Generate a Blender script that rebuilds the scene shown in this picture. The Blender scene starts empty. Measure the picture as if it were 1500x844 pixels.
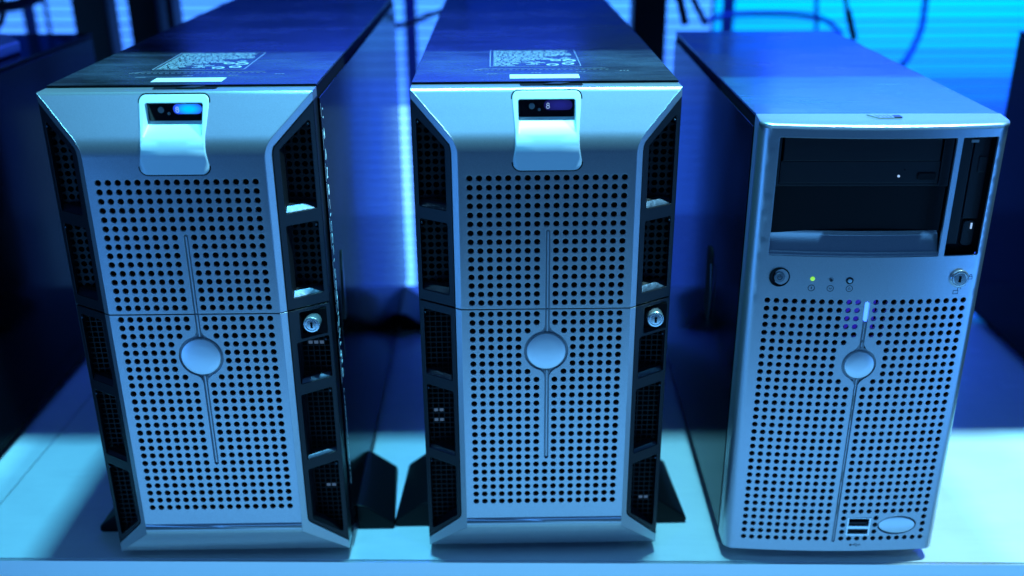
import bpy, bmesh, math, random
from mathutils import Vector, Matrix
from mathutils.geometry import delaunay_2d_cdt
random.seed(7)
SC = bpy.context.scene
COL = SC.collection
PI = math.pi

# ------------------------------------------------------------------ camera
F, PITCH, ROLL, HC = 1462.0, .3903, -.0053, .5952
cp, sp, cr, sr = math.cos(PITCH), math.sin(PITCH), math.cos(ROLL), math.sin(ROLL)
right0, fw, up0 = Vector((1, 0, 0)), Vector((0, cp, -sp)), Vector((0, sp, cp))
cam_r = right0 * cr + up0 * sr
cam_u = up0 * cr - right0 * sr
cd = bpy.data.cameras.new('camera')
cam = bpy.data.objects.new('camera', cd)
COL.objects.link(cam)
M = Matrix.Identity(4)
for i in range(3):
    M[i][0], M[i][1], M[i][2] = cam_r[i], cam_u[i], -fw[i]
M[2][3] = HC
cam.matrix_world = M
cd.sensor_width = 36.0
cd.lens = F / 1500 * 36
cd.clip_start = .01
cd.clip_end = 100
cd.dof.use_dof = True
cd.dof.focus_distance = .845
cd.dof.aperture_fstop = 2.8
SC.camera = cam

def at(px, py, Y):                       # a point of the place at depth Y behind the lens
    d = fw + cam_r * ((px - 750) / F) - cam_u * ((py - 422) / F)
    return Vector((0, 0, HC)) + d * (Y / d.y)

# ------------------------------------------------------------------ materials
def mat(name, col, rough=.5, metal=0., bump=0., bscale=400., bev=0., coat=0., rvar=0., cvar=0., cvs=30., spec=.5, aniso=0):
    m = bpy.data.materials.new(name)
    m.use_nodes = True
    nt = m.node_tree
    b = nt.nodes['Principled BSDF']
    b.inputs['Base Color'].default_value = (*col, 1)
    b.inputs['Roughness'].default_value = rough
    b.inputs['Metallic'].default_value = metal
    b.inputs['Specular IOR Level'].default_value = spec
    b.inputs['Coat Weight'].default_value = coat
    b.inputs['Coat Roughness'].default_value = .08
    tc = nt.nodes.new('ShaderNodeTexCoord')
    nrm = None
    if bev:
        bv = nt.nodes.new('ShaderNodeBevel')
        bv.samples = 4
        bv.inputs['Radius'].default_value = bev
        nrm = bv.outputs['Normal']
    if bump:
        n = nt.nodes.new('ShaderNodeTexNoise')
        n.inputs['Scale'].default_value = bscale
        n.inputs['Detail'].default_value = 3
        nt.links.new(tc.outputs['Object'], n.inputs['Vector'])
        bp = nt.nodes.new('ShaderNodeBump')
        bp.inputs['Strength'].default_value = bump
        bp.inputs['Distance'].default_value = .0004
        nt.links.new(n.outputs['Fac'], bp.inputs['Height'])
        if nrm: nt.links.new(nrm, bp.inputs['Normal'])
        nrm = bp.outputs['Normal']
    if nrm: nt.links.new(nrm, b.inputs['Normal'])
    if rvar:
        n = nt.nodes.new('ShaderNodeTexNoise')
        n.inputs['Scale'].default_value = 9
        n.inputs['Detail'].default_value = 6
        nt.links.new(tc.outputs['Object'], n.inputs['Vector'])
        r = nt.nodes.new('ShaderNodeMapRange')
        r.inputs['From Min'].default_value = .3
        r.inputs['From Max'].default_value = .7
        r.inputs['To Min'].default_value = max(0, rough - rvar)
        r.inputs['To Max'].default_value = rough + rvar
        nt.links.new(n.outputs['Fac'], r.inputs['Value'])
        nt.links.new(r.outputs['Result'], b.inputs['Roughness'])
    if cvar:
        n = nt.nodes.new('ShaderNodeTexNoise')
        n.inputs['Scale'].default_value = cvs
        n.inputs['Detail'].default_value = 5
        nt.links.new(tc.outputs['Object'], n.inputs['Vector'])
        rp = nt.nodes.new('ShaderNodeValToRGB')
        rp.color_ramp.elements[0].position = .35
        rp.color_ramp.elements[1].position = .7
        rp.color_ramp.elements[0].color = (*[c * (1 - cvar) for c in col], 1)
        rp.color_ramp.elements[1].color = (*[min(1, c * (1 + cvar)) for c in col], 1)
        nt.links.new(n.outputs['Fac'], rp.inputs['Fac'])
        nt.links.new(rp.outputs['Color'], b.inputs['Base Color'])
    return m

def emis(name, col, strength, base=(0, 0, 0)):
    m = mat(name, base, .3)
    b = m.node_tree.nodes['Principled BSDF']
    b.inputs['Emission Color'].default_value = (*col, 1)
    b.inputs['Emission Strength'].default_value = strength
    return m

def dusty(name, col, dustcol, rough, amount, spec):
    """dark painted cover with dust that lies thicker towards the front, fine specks and wiping streaks"""
    m = mat(name, col, rough, bev=.0008, spec=spec)
    nt = m.node_tree
    b = nt.nodes['Principled BSDF']
    tc = nt.nodes.new('ShaderNodeTexCoord')
    def noise(scale, detail, sx=1, sy=1):
        mp = nt.nodes.new('ShaderNodeMapping')
        mp.inputs['Scale'].default_value = (sx, sy, 1)
        nt.links.new(tc.outputs['Object'], mp.inputs['Vector'])
        n = nt.nodes.new('ShaderNodeTexNoise')
        n.inputs['Scale'].default_value = scale
        n.inputs['Detail'].default_value = detail
        n.inputs['Roughness'].default_value = .65
        nt.links.new(mp.outputs['Vector'], n.inputs['Vector'])
        return n.outputs['Fac']
    def rng(v, a, c, lo=0., hi=1.):
        r = nt.nodes.new('ShaderNodeMapRange')
        for k, x in (('From Min', a), ('From Max', c), ('To Min', lo), ('To Max', hi)):
            r.inputs[k].default_value = x
        nt.links.new(v, r.inputs['Value'])
        return r.outputs['Result']
    def op(o, a, c):
        n = nt.nodes.new('ShaderNodeMath')
        n.operation = o
        n.use_clamp = True
        for i, v in enumerate((a, c)):
            if isinstance(v, (int, float)): n.inputs[i].default_value = v
            else: nt.links.new(v, n.inputs[i])
        return n.outputs[0]
    big = rng(noise(9, 8, 1, 1.6), .42, .72)
    streak = rng(noise(30, 5, .25, 3), .5, .8)
    fine = rng(noise(700, 2), .62, .74)
    scr = rng(noise(60, 2, .12, 9), .66, .72)
    tot = op('ADD', op('MULTIPLY', big, .55), op('ADD', op('MULTIPLY', streak, .35), op('ADD', op('MULTIPLY', fine, .5), op('MULTIPLY', scr, .35))))
    tot = op('MULTIPLY', tot, amount)
    mx = nt.nodes.new('ShaderNodeMix')
    mx.data_type = 'RGBA'
    mx.inputs[6].default_value = (*col, 1)
    mx.inputs[7].default_value = (*dustcol, 1)
    nt.links.new(tot, mx.inputs[0])
    nt.links.new(mx.outputs[2], b.inputs['Base Color'])
    nt.links.new(rng(tot, 0, 1, rough, min(1, rough + .35)), b.inputs['Roughness'])
    return m

SILVER = mat('silver_paint', (.52, .53, .55), .31, .85, bump=.2, bscale=1600, cvar=.10, cvs=1900, bev=.0007)
SILVER2 = mat('silver_paint_fine', (.50, .52, .56), .31, .8, bump=.18, bscale=1500, cvar=.10, cvs=2100, bev=.0006)
SILVER_L = mat('pale_silver', (.62, .76, .80), .42, .15, bump=.05, bscale=1500, bev=.0012)
GROOVE = mat('groove_silver', (.30, .31, .33), .35, .5, bev=.0004)
BADGE = mat('brushed_disc', (.88, .89, .91), .36, .7, bump=.05, bscale=900, bev=.0005)
BLACKP = mat('black_plastic', (.009, .010, .014), .34, spec=.35, bump=.25, bscale=1400, bev=.0009)
BLACKM = mat('matte_black', (.004, .004, .005), .7, spec=.1)
GRILLE = mat('grille_black', (.010, .011, .013), .5, spec=.25, bev=.0003)
OVAL = mat('oval_silver', (.88, .90, .92), .3, .6, bev=.0005)
FOOT = mat('foot_black', (.004, .004, .006), .4, spec=.14, bump=.3, bscale=900, bev=.0015)
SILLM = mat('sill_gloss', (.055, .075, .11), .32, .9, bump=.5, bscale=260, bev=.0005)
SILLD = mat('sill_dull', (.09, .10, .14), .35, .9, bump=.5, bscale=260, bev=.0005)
SIDE = mat('side_steel', (.003, .003, .005), .12, rvar=.03, spec=.03, bump=.06, bscale=60, bev=.0009)
SIDE.node_tree.nodes['Principled BSDF'].inputs['Specular Tint'].default_value = (.35, .55, 1.0, 1)
TOPC = dusty('top_cover_black', (.008, .009, .012), (.07, .10, .15), .2, .6, .03)
TOPC3 = dusty('top_cover_grey', (.004, .030, .06), (.02, .10, .18), .2, .5, .5)
DISPLAY = mat('display_black', (.003, .003, .004), .12)
WHITE = mat('white_label', (.52, .54, .56), .45, bump=.05)
PRINT = mat('label_print', (.32, .38, .40), .5)
INK = mat('dark_ink', (.02, .025, .04), .5)
INK2 = mat('grey_ink', (.09, .10, .13), .5)
CHROME = mat('lock_metal', (.8, .82, .84), .2, .8, bev=.0006, bump=.05, bscale=500)
DRIVE = mat('drive_black', (.011, .011, .014), .33, spec=.45, bump=.2, bscale=1300, bev=.0009)
DRIVE2 = mat('drive_cover', (.0045, .0045, .006), .42, spec=.18, bump=.2, bscale=1300, bev=.0005)
TABLE = dusty('table_white', (.75, .78, .80), (.42, .47, .52), .2, .45, .5)
RUBBER = mat('rubber', (.01, .01, .01), .8)
SLAT = mat('blind_slat', (.7, .72, .75), .5)
WALLM = mat('wall_paint', (.45, .47, .5), .9, bump=.2, bscale=40)
FLOORM = mat('floor_grey', (.34, .36, .40), .6, cvar=.1, cvs=3)
POSTM = mat('post_black', (.008, .008, .01), .5)
CABLE = mat('cable_black', (.008, .008, .01), .5)
CABLEB = mat('cable_blue', (.03, .10, .45), .5)
CASEM = mat('box_blue', (.25, .28, .5), .35, bump=.3, bscale=30, bev=.002)
GREEN = emis('led_green', (.30, .85, .05), .95, (.2, .4, .1))
BLUELED = emis('led_blue', (.06, .24, 1.0), 2.4)
GLOW = emis('led_glow', (.05, .03, 1.0), .35)
DOT = emis('led_pale', (.35, .6, 1.0), 1.0)
MESHGLOW = emis('mesh_glow', (.3, .55, 1.0), .14)

def lcd_mat(name, core, rim, s):
    m = mat(name, (0, 0, 0), .25)
    nt = m.node_tree
    b = nt.nodes['Principled BSDF']
    tc = nt.nodes.new('ShaderNodeTexCoord')
    sub = nt.nodes.new('ShaderNodeVectorMath'); sub.operation = 'SUBTRACT'
    sub.inputs[1].default_value = (.0105, 0, .4262)
    nt.links.new(tc.outputs['Object'], sub.inputs[0])
    mu = nt.nodes.new('ShaderNodeVectorMath'); mu.operation = 'MULTIPLY'
    mu.inputs[1].default_value = (85, 0, 190)
    nt.links.new(sub.outputs[0], mu.inputs[0])
    ln = nt.nodes.new('ShaderNodeVectorMath'); ln.operation = 'LENGTH'
    nt.links.new(mu.outputs[0], ln.inputs[0])
    rp = nt.nodes.new('ShaderNodeValToRGB')
    e = rp.color_ramp.elements
    e[0].position = .3; e[0].color = (*core, 1)
    e[1].position = .95; e[1].color = (*rim, 1)
    nt.links.new(ln.outputs['Value'], rp.inputs['Fac'])
    nt.links.new(rp.outputs['Color'], b.inputs['Emission Color'])
    b.inputs['Emission Strength'].default_value = s
    return m
LCD_ON = lcd_mat('lcd_lit', (0.0, .62, 1.0), (.02, .10, 1.0), 1.0)
LCD_DIM = lcd_mat('lcd_dim', (.015, .02, .26), (.010, .012, .14), .8)

# ------------------------------------------------------------------ mesh helpers
class MB:
    def __init__(s): s.v, s.f = [], []
    def add(s, vs, fs):
        n = len(s.v)
        s.v += [tuple(v) for v in vs]
        s.f += [tuple(i + n for i in f) for f in fs]
    def box(s, x0, x1, y0, y1, z0, z1):
        s.add([(x, y, z) for z in (z0, z1) for y in (y0, y1) for x in (x0, x1)],
              [(0, 2, 3, 1), (4, 5, 7, 6), (0, 1, 5, 4), (2, 6, 7, 3), (0, 4, 6, 2), (1, 3, 7, 5)])
    def prism(s, poly, fa, fb):
        """poly: 2D loop; fa/fb map it to 3D front and back"""
        n = len(poly)
        s.add([fa(*p) for p in poly] + [fb(*p) for p in poly],
              [tuple(range(n)), tuple(range(2 * n - 1, n - 1, -1))] + [(i, i + n, (i + 1) % n + n, (i + 1) % n) for i in range(n)])
    def lathe(s, cx, cz, prof, seg=32, rx=1., rz=1., T=None):
        """prof: (r, y) from outside in; axis along y"""
        vs, fs = [], []
        for r, y in prof:
            for k in range(seg):
                a = 2 * PI * k / seg
                vs.append((cx + r * rx * math.cos(a), y, cz + r * rz * math.sin(a)))
        for i in range(len(prof) - 1):
            for k in range(seg):
                k2 = (k + 1) % seg
                fs.append((i * seg + k, i * seg + k2, (i + 1) * seg + k2, (i + 1) * seg + k))
        fs.append(tuple((len(prof) - 1) * seg + k for k in range(seg)))
        if T: vs = [T(*v) for v in vs]
        s.add(vs, fs)
    def stroke(s, pts, w, T, closed=False, th=.00015):
        """printed line: thin ribbon along 2D points, T(u, v, w)"""
        n = len(pts)
        L, R_ = [], []
        for i, p in enumerate(pts):
            a = pts[(i - 1) % n] if (closed or i > 0) else p
            c = pts[(i + 1) % n] if (closed or i < n - 1) else p
            dx, dy = c[0] - a[0], c[1] - a[1]
            l = math.hypot(dx, dy) or 1
            nx, ny = -dy / l * w / 2, dx / l * w / 2
            L.append((p[0] + nx, p[1] + ny)); R_.append((p[0] - nx, p[1] - ny))
        m = n if closed else n - 1
        for i in range(m):
            j = (i + 1) % n
            q = [L[i], L[j], R_[j], R_[i]]
            s.add([T(x, y, -th) for x, y in q] + [T(x, y, .0002) for x, y in q],
                  [(0, 1, 2, 3), (0, 4, 5, 1), (1, 5, 6, 2), (2, 6, 7, 3), (3, 7, 4, 0)])
    def tube(s, pts, r, seg=8):
        pts = [Vector(p) for p in pts]
        vs, fs = [], []
        up = Vector((0, 1, .01)).normalized()
        for i, p in enumerate(pts):
            t = (pts[min(i + 1, len(pts) - 1)] - pts[max(i - 1, 0)]).normalized()
            a = t.cross(up)
            if a.length < .05: a = t.cross(Vector((1, 0, 0)))
            a.normalize(); b = t.cross(a)
            for k in range(seg):
                an = 2 * PI * k / seg
                vs.append(p + a * (r * math.cos(an)) + b * (r * math.sin(an)))
        for i in range(len(pts) - 1):
            for k in range(seg):
                k2 = (k + 1) % seg
                fs.append((i * seg + k, i * seg + k2, (i + 1) * seg + k2, (i + 1) * seg + k))
        fs.append(tuple(range(seg)))
        fs.append(tuple((len(pts) - 1) * seg + k for k in range(seg)))
        s.add(vs, fs)
    def plate(s, outer, holes, th, T, lat=(), hole_in=None, hole_th=None, back=True, skip=None):
        """perforated sheet: constrained triangulation, walls down the holes and round the rim"""
        co, faces = [], []
        def loop(l):
            l = [p for i, p in enumerate(l) if math.dist(p, l[i - 1]) > 1e-6]
            if sum(l[i - 1][0] * p[1] - p[0] * l[i - 1][1] for i, p in enumerate(l)) < 0: l = l[::-1]
            k = len(co)
            co.extend(Vector(p) for p in l)
            faces.append(list(range(k, k + len(l))))
        loop(outer)
        for h in holes: loop(h)
        for p in lat: co.append(Vector(p))
        r = delaunay_2d_cdt(co, [], faces, 0, 1e-7, True)
        vs, fs, of = r[0], r[2], r[5]
        keep = [f for f, o in zip(fs, of) if 0 in o and not any(q > 0 for q in o)]
        s.add([T(v.x, v.y, 0) for v in vs], keep)
        # rim
        n = len(outer)
        if back:
            s.add([T(p[0], p[1], 0) for p in outer] + [T(p[0], p[1], th) for p in outer],
                  [(i, (i + 1) % n, (i + 1) % n + n, i + n) for i in range(n) if not (skip and skip(outer[i], outer[(i + 1) % n]))])
        for h in holes:
            n = len(h)
            fn = hole_in or (lambda a, b: T(a, b, hole_th or th))
            s.add([T(p[0], p[1], 0) for p in h] + [fn(p[0], p[1]) for p in h],
                  [(i, i + n, (i + 1) % n + n, (i + 1) % n) for i in range(n)])
    def build(s, name, m, parent=None, smooth=32, label=None, merge=True, bevel=0):
        me = bpy.data.meshes.new(name)
        me.from_pydata(s.v, [], s.f)
        bm = bmesh.new(); bm.from_mesh(me)
        if merge: bmesh.ops.remove_doubles(bm, verts=bm.verts, dist=2e-6)
        bmesh.ops.recalc_face_normals(bm, faces=bm.faces)
        bm.to_mesh(me); bm.free()
        me.materials.append(m)
        if smooth:
            me.polygons.foreach_set('use_smooth', [True] * len(me.polygons))
            me.set_sharp_from_angle(angle=math.radians(smooth))
        o = bpy.data.objects.new(name, me)
        COL.objects.link(o)
        if parent: o.parent = parent
        if label: o['label'] = label
        if bevel:
            b = o.modifiers.new('bevel', 'BEVEL')
            b.width = bevel; b.segments = 3; b.limit_method = 'ANGLE'
            b.harden_normals = False
        return o

def circ(cx, cz, r, n=16, rz=None, ph=0):
    return [(cx + r * math.cos(2 * PI * (k + ph) / n), cz + (rz or r) * math.sin(2 * PI * (k + ph) / n)) for k in range(n)]
def rrect(x0, x1, z0, z1, r, n=5, rb=None):
    out = []
    for cx, cz, a0, q in ((x1 - r, z1 - r, 0, r), (x0 + r, z1 - r, 90, r), (x0 + (rb or r), z0 + (rb or r), 180, rb or r), (x1 - (rb or r), z0 + (rb or r), 270, rb or r)):
        for k in range(n + 1):
            a = math.radians(a0 + 90 * k / n)
            out.append((cx + q * math.cos(a), cz + q * math.sin(a)))
    return out
def roundpoly(pts, r, n=4):
    out = []
    N = len(pts)
    for i in range(N):
        p = Vector(pts[i]); a = Vector(pts[i - 1]); b = Vector(pts[(i + 1) % N])
        da, db = (a - p).normalized(), (b - p).normalized()
        ang = da.angle(db)
        d = min(r / math.tan(ang / 2), (a - p).length * .45, (b - p).length * .45)
        s0, s1 = p + da * d, p + db * d
        for k in range(n + 1):
            t = k / n
            q = s0 * (1 - t) ** 2 + p * 2 * t * (1 - t) + s1 * t * t
            out.append((q.x, q.y))
    return out
def lerp(a, b, t): return a + (b - a) * t

def empty(name, loc, yaw, label, cat, group=None):
    o = bpy.data.objects.new(name, None)
    COL.objects.link(o)
    o.empty_display_size = .05
    o.location = loc
    o.rotation_euler = (0, 0, yaw)
    o['label'] = label; o['category'] = cat
    if group: o['group'] = group
    return o
def tag(o, label, cat, group=None):
    o['label'] = label; o['category'] = cat
    if group: o['group'] = group
    return o

TZ = .2573                                    # seam height of the two bezel halves
# front profile of the two dark servers (z -> y)
PROF = []
for k in range(15):
    t = k / 14
    a, b, c = (-.024, .392), (-.024, .4005), (-.0187, .4092)
    PROF.append((a[0] * (1 - t) ** 2 + 2 * b[0] * t * (1 - t) + c[0] * t * t, a[1] * (1 - t) ** 2 + 2 * b[1] * t * (1 - t) + c[1] * t * t))
PROF += [(-.014, .41675), (-.0095, .424), (-.005, .4315), (-.0018, .4366), (-.0006, .4386), (.0008, .4395)]
def yprof(z):
    if z <= PROF[0][1]: return -.024
    for (y0, z0), (y1, z1) in zip(PROF, PROF[1:]):
        if z <= z1: return lerp(y0, y1, (z - z0) / (z1 - z0))
    return PROF[-1][0]
def xe(y): return .109 - .0375 * min(1, max(0, -y / .024))
def TF(u, z, w): return (u, -.024 + w, z)
def TS(sg):
    def f(s_, z, w):
        t = s_ / .0445
        return (sg * (.10901 - .0375 * t), -.024 * t + w, z)
    return f

def make_server():
    root = empty('tower_server', (0, 0, 0), 0, '', 'server', 'matching silver and black tower servers')
    # ---- chassis and covers
    b = MB(); b.box(-.1082, .1082, .019, .676, .0, .4392); b.build('chassis', BLACKM, root)
    b = MB(); b.box(-.109, .109, .0195, .678, .4394, .4412); tp = b.build('top_cover', TOPC, root)
    for sg in (-1, 1):
        b = MB()
        x0, x1 = sorted((sg * .1084, sg * .1106))
        b.box(x0, x1, .0205, .672, .010, .4295)
        sd = b.build('side_panel', SIDE, root)
    # dark plastic rim behind the bezel
    for sg in (-1, 1):
        b = MB()
        x0, x1 = sorted((sg * .1066, sg * .1091))
        b.box(x0, x1, .0004, .018, .006, .4318)
        b.build('bezel_rim', BLACKP, root)
    # ---- upper bezel: perforated face, brow, silver strips
    SX = [(-62.5 + 7.8125 * i) / 1000 for i in range(17)]
    UZ = [(372 - 7.76 * j) / 1000 for j in range(15)]
    LZ = [(252.8 - 7.8125 * j) / 1000 for j in range(25)]
    R_ = .00262
    up_holes = [circ(x, z, R_, ph=.5) for j, z in enumerate(UZ) for i, x in enumerate(SX) if not (i == 8 and j >= 6)]
    gx = .0012
    hw = .0019
    b = MB()
    z0 = TZ + .0005
    outer = [(-.0715, z0), (gx - hw, z0), (gx - hw, .3265), (gx - hw + .0006, .3278), (gx, .3284), (gx + hw - .0006, .3278), (gx + hw, .3265), (gx + hw, z0), (.0715, z0), (.0715, .392), (-.0715, .392)]
    b.plate(outer, up_holes, .0022, TF, skip=lambda p, q: p[1] > .3915 and q[1] > .3915 or abs(p[0]) > .0714 and abs(q[0]) > .0714)
    rows = PROF
    for (y0, za), (y1, zb) in zip(rows, rows[1:]):
        mid = .4335 > zb and za > .4003
        cols0 = [-xe(y0), -.0245, .0245, xe(y0)]; cols1 = [-xe(y1), -.0245, .0245, xe(y1)]
        for c in range(3):
            if c == 1 and mid: continue
            b.add([(cols0[c], y0, za), (cols0[c + 1], y0, za), (cols1[c + 1], y1, zb), (cols1[c], y1, zb)], [(0, 1, 2, 3)])
    yT = PROF[-1][0]
    b.add([(-.109, yT, .4395), (.109, yT, .4395), (.109, .018, .4395), (-.109, .018, .4395), (-.109, .018, .435), (.109, .018, .435)], [(0, 1, 2, 3), (3, 2, 5, 4)])
    for sg in (-1, 1):
        T = TS(sg)
        # corner cheek above the dark panel
        b.add([(sg * .109, yT, .4395), (sg * .109, .018, .4395), (sg * .109, .018, .432), (sg * .109, 0, .432)], [(0, 1, 2, 3)])
        top = [(-y / .024 * .0445, z) for y, z in reversed(PROF) if y <= 0]
        poly = [(0, .4392)] + top[1:] + [(.0445, .392), (.0445, z0), (.0385, z0)] + \
               [(.0385, .3925), (.0380, .3960), (.0368, .3993), (0, .432)]
        b.plate(poly, [], .002, T)
    b.build('upper_bezel', SILVER, root)
    # ---- lower bezel
    bx, bz = .0004, .2177
    r1 = .0190
    low = [circ(x, z, R_, ph=.5) for j, z in enumerate(LZ) for i, x in enumerate(SX)
           if not ((i == 8 and j < 19) or (j == 2 and i in (7, 9)) or (3 <= j <= 6 and i in (6, 7, 9, 10)) or (j == 7 and i in (7, 9)))]
    b = MB()
    z1 = TZ - .0005
    arcR = [(bx + r1 * math.sin(math.radians(a)), bz + r1 * math.cos(math.radians(a))) for a in range(24, 157, 6)]
    def flare(sgn, top):
        zt = 1 if top else -1
        return [(gx + sgn * hw, bz + zt * .0262), (gx + sgn * (hw + .0003), bz + zt * .0232), (gx + sgn * (hw + .0016), bz + zt * .0203), (gx + sgn * (hw + .0036), bz + zt * .0186)]
    pathR = [(gx + hw, z1)] + flare(1, True) + arcR + flare(1, False)[::-1] + [(gx + hw, .112), (gx + hw - .0006, .1106)]
    pathL = [(2 * bx - x if i > 4 and i < 5 + len(arcR) else 2 * gx - x, z) for i, (x, z) in enumerate(pathR)]
    outer = [(-.0715, .047), (.0715, .047), (.0715, z1)] + pathR + [(gx, .110)] + pathL[::-1] + [(-.0715, z1)]
    b.plate(outer, low, .0022, TF, skip=lambda p, q: p[1] < .0475 and q[1] < .0475 or abs(p[0]) > .0714 and abs(q[0]) > .0714)
    lp = [(-.024, .0472), (-.0243, .0463), (-.0252, .0432), (-.0254, .0412), (-.0252, .0392), (-.0246, .0368), (-.0006, .0012), (.0005, .0), (.018, .0)]
    for (y0, za), (y1, zb) in zip(lp, lp[1:]):
        b.add([(-xe(y0), y0, za), (xe(y0), y0, za), (xe(y1), y1, zb), (-xe(y1), y1, zb)], [(0, 1, 2, 3)])
    for sg in (-1, 1):
        T = TS(sg)
        b.add([(sg * .109, .0005, .0085), (sg * .109, .018, .0085), (sg * .109, .018, 0), (sg * .109, .0005, 0)], [(0, 1, 2, 3)])
        poly = [(.0445, z1), (.0385, z1), (.0385, .0495), (.0378, .0465), (.0360, .0437), (0, .0088), (0, .0), (.0012, .0012), (.0445, .0360)]
        b.plate(poly, [], .002, T)
        # lower cheek filling between strip and chamfer
        b.add([(sg * .07148, -.024, .0469), (sg * .0715, -.0252, .0432), (sg * .0715, -.0252, .0392), (sg * .0715, -.0246, .0368), (sg * .0715, -.024, .0358)], [(0, 1, 2, 3, 4)])
    b.build('lower_bezel', SILVER, root)
    # groove floor and rib
    b = MB()
    b.box(gx - .003, gx + .003, -.0222, -.0215, .108, .331)
    b.lathe(bx, bz, [(.0205, -.0222), (.0001, -.0222)])
    b.build('center_groove', GROOVE, root)
    b = MB()
    for za, zb in ((.1125, bz - .0185), (bz + .0185, TZ - .0008), (TZ + .0008, .3262)):
        b.box(gx - .0006, gx + .0006, -.0236, -.0220, za, zb)
    b.build('groove_rib', SILVER, root)
    b = MB()
    b.lathe(bx, bz, [(.0168, -.0222), (.0168, -.0246), (.0164, -.0252), (.0145, -.02555), (.010, -.0259), (.005, -.0261), (.0015, -.0262)], 48)
    b.build('badge', BADGE, root)
    # ---- dark side panels with windows
    for sg in (-1, 1):
        T = TS(sg)
        Td = lambda s_, z, w, T=T: T(s_, z, w + .0006)
        # upper
        z0 = TZ + .0007
        out = [(.0003, z0), (.0379, z0), (.0379, .3925), (.0374, .3955), (.0363, .3986), (.0003, .4313)]
        w1 = roundpoly([(.0044, .3425), (.0320, .3425), (.0320, .3955), (.0290, .3985), (.0044, .4178)], .0018)
        w2 = roundpoly([(.0044, .2675), (.0325, .2675), (.0325, .3318), (.0044, .3318)], .0018)
        def inn(lo, hi, rise, T=T):
            def f(s_, z):
                t = (z - lo) / (hi - lo)
                zz = z + rise * max(0, 1 - t) ** 3
                return T(s_ + (.0010 if s_ < .018 else -.0010), zz, .0125)
            return f
        b = MB()
        b.plate(out, [w1, w2], .003, Td, hole_in=None, hole_th=.0011)
        for w, lo, hi, rise in ((w1, .3425, .418, .0050), (w2, .2675, .332, .0050)):
            n = len(w); g = inn(lo, hi, rise)
            b.add([Td(p[0], p[1], .0011) for p in w] + [g(*p) for p in w], [(i, i + n, (i + 1) % n + n, (i + 1) % n) for i in range(n)])
        b.build('side_grille', BLACKP, root)
        z1 = TZ - .0007
        out = [(.0003, z1), (.0379, z1), (.0379, .0498), (.0372, .0472), (.0356, .0447), (.0003, .0100)]
        ws = []
        if sg < 0: ws.append(([(.0044, .186), (.0330, .186), (.0330, .2495), (.0044, .2495)], .186, .2495))
        else:
            ws.append(([(.0030, .186), (.0325, .186), (.0325, .2262), (.0030, .2262)], .186, .2262))
            ws.append(([(.0045, .2290), (.0285, .2290), (.0285, .2535), (.0045, .2535)], .2290, .2535))
        ws.append(([(.0044, .1095), (.0335, .1095), (.0335, .1757), (.0044, .1757)], .1095, .1757))
        ws.append(([(.0044, .0200), (.0335, .0460), (.0335, .0995), (.0044, .0995)], .02, .0995))
        b = MB()
        wl = [(roundpoly(w, .0018), lo, hi) for w, lo, hi in ws]
        b.plate(out, [w for w, _, _ in wl], .003, Td, hole_th=.0011)
        for w, lo, hi in wl:
            n = len(w)
            g = inn(lo, hi, .0026 if lo > .05 else .0)
            if abs(lo - .229) < 1e-4:
                g = lambda s_, z: T(s_ + (.0008 if s_ < .016 else -.0008), z + .0022 * (1 if z < .235 else 0), .0062)
            b.add([Td(p[0], p[1], .0011) for p in w] + [g(*p) for p in w], [(i, i + n, (i + 1) % n + n, (i + 1) % n) for i in range(n)])
        b.build('side_grille', BLACKP, root)
        # sloping sills that catch the light
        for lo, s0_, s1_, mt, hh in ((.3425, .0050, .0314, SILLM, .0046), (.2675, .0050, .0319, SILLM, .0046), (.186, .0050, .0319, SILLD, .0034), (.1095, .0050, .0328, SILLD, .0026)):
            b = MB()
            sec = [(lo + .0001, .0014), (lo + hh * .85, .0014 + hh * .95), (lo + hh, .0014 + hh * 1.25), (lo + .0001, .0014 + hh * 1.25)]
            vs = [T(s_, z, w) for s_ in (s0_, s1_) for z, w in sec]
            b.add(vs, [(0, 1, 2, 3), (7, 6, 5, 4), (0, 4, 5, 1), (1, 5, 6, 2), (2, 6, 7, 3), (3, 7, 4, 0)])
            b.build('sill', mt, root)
        for zc in (.4135, .3285, .2465 if sg < 0 else .2235, .1725, .0965):
            b = MB(); p = T(.0062, zc, .0004); b.box(p[0] - .0007, p[0] + .0007, p[1] - .0010, p[1] + .0015, zc - .0008, zc + .0008); b.build('corner_nub', SILLM, root, bevel=.0003)  # small pale blocks at the upper outer window corners
        # inner mesh behind the windows
        x0, x1 = .0800, .1062
        Ti = lambda u, z, w, sg=sg: (sg * u, .0042 + w, z)
        hs = [circ(x0 + .0045 + .0064 * i, .2665 + .0066 * j, .0025, 12) for i in range(4) for j in range(24) if .4215 - .0066 * j > 0 and .2665 + .0066 * j < .4225]
        b = MB(); b.plate([(x0, .262), (x1, .262), (x1, .426), (x0, .426)], hs, .0012, Ti)
        b.build('inner_mesh', GRILLE, root)
        q = .0021
        hs = []
        for i in range(5):
            for j in range(45):
                cx, cz = x0 + .0034 + .0050 * i, .0225 + .0051 * j
                if cz < .249: hs.append([(cx - q, cz - q), (cx + q, cz - q), (cx + q, cz + q), (cx - q, cz + q)])
        b = MB(); b.plate([(x0, .012), (x1, .012), (x1, .253), (x0, .253)], hs, .0012, Ti)
        b.build('inner_mesh', GRILLE, root)
    # ---- lock on the right panel
    T = TS(1)
    lx, ly, lz = T(.0166, .2425, 0)
    b = MB(); b.box(lx - .0118, lx + .0110, ly + .0035, ly + .0075, .2300, .2532); b.build('lock_recess', BLACKM, root)
    b = MB()
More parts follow.
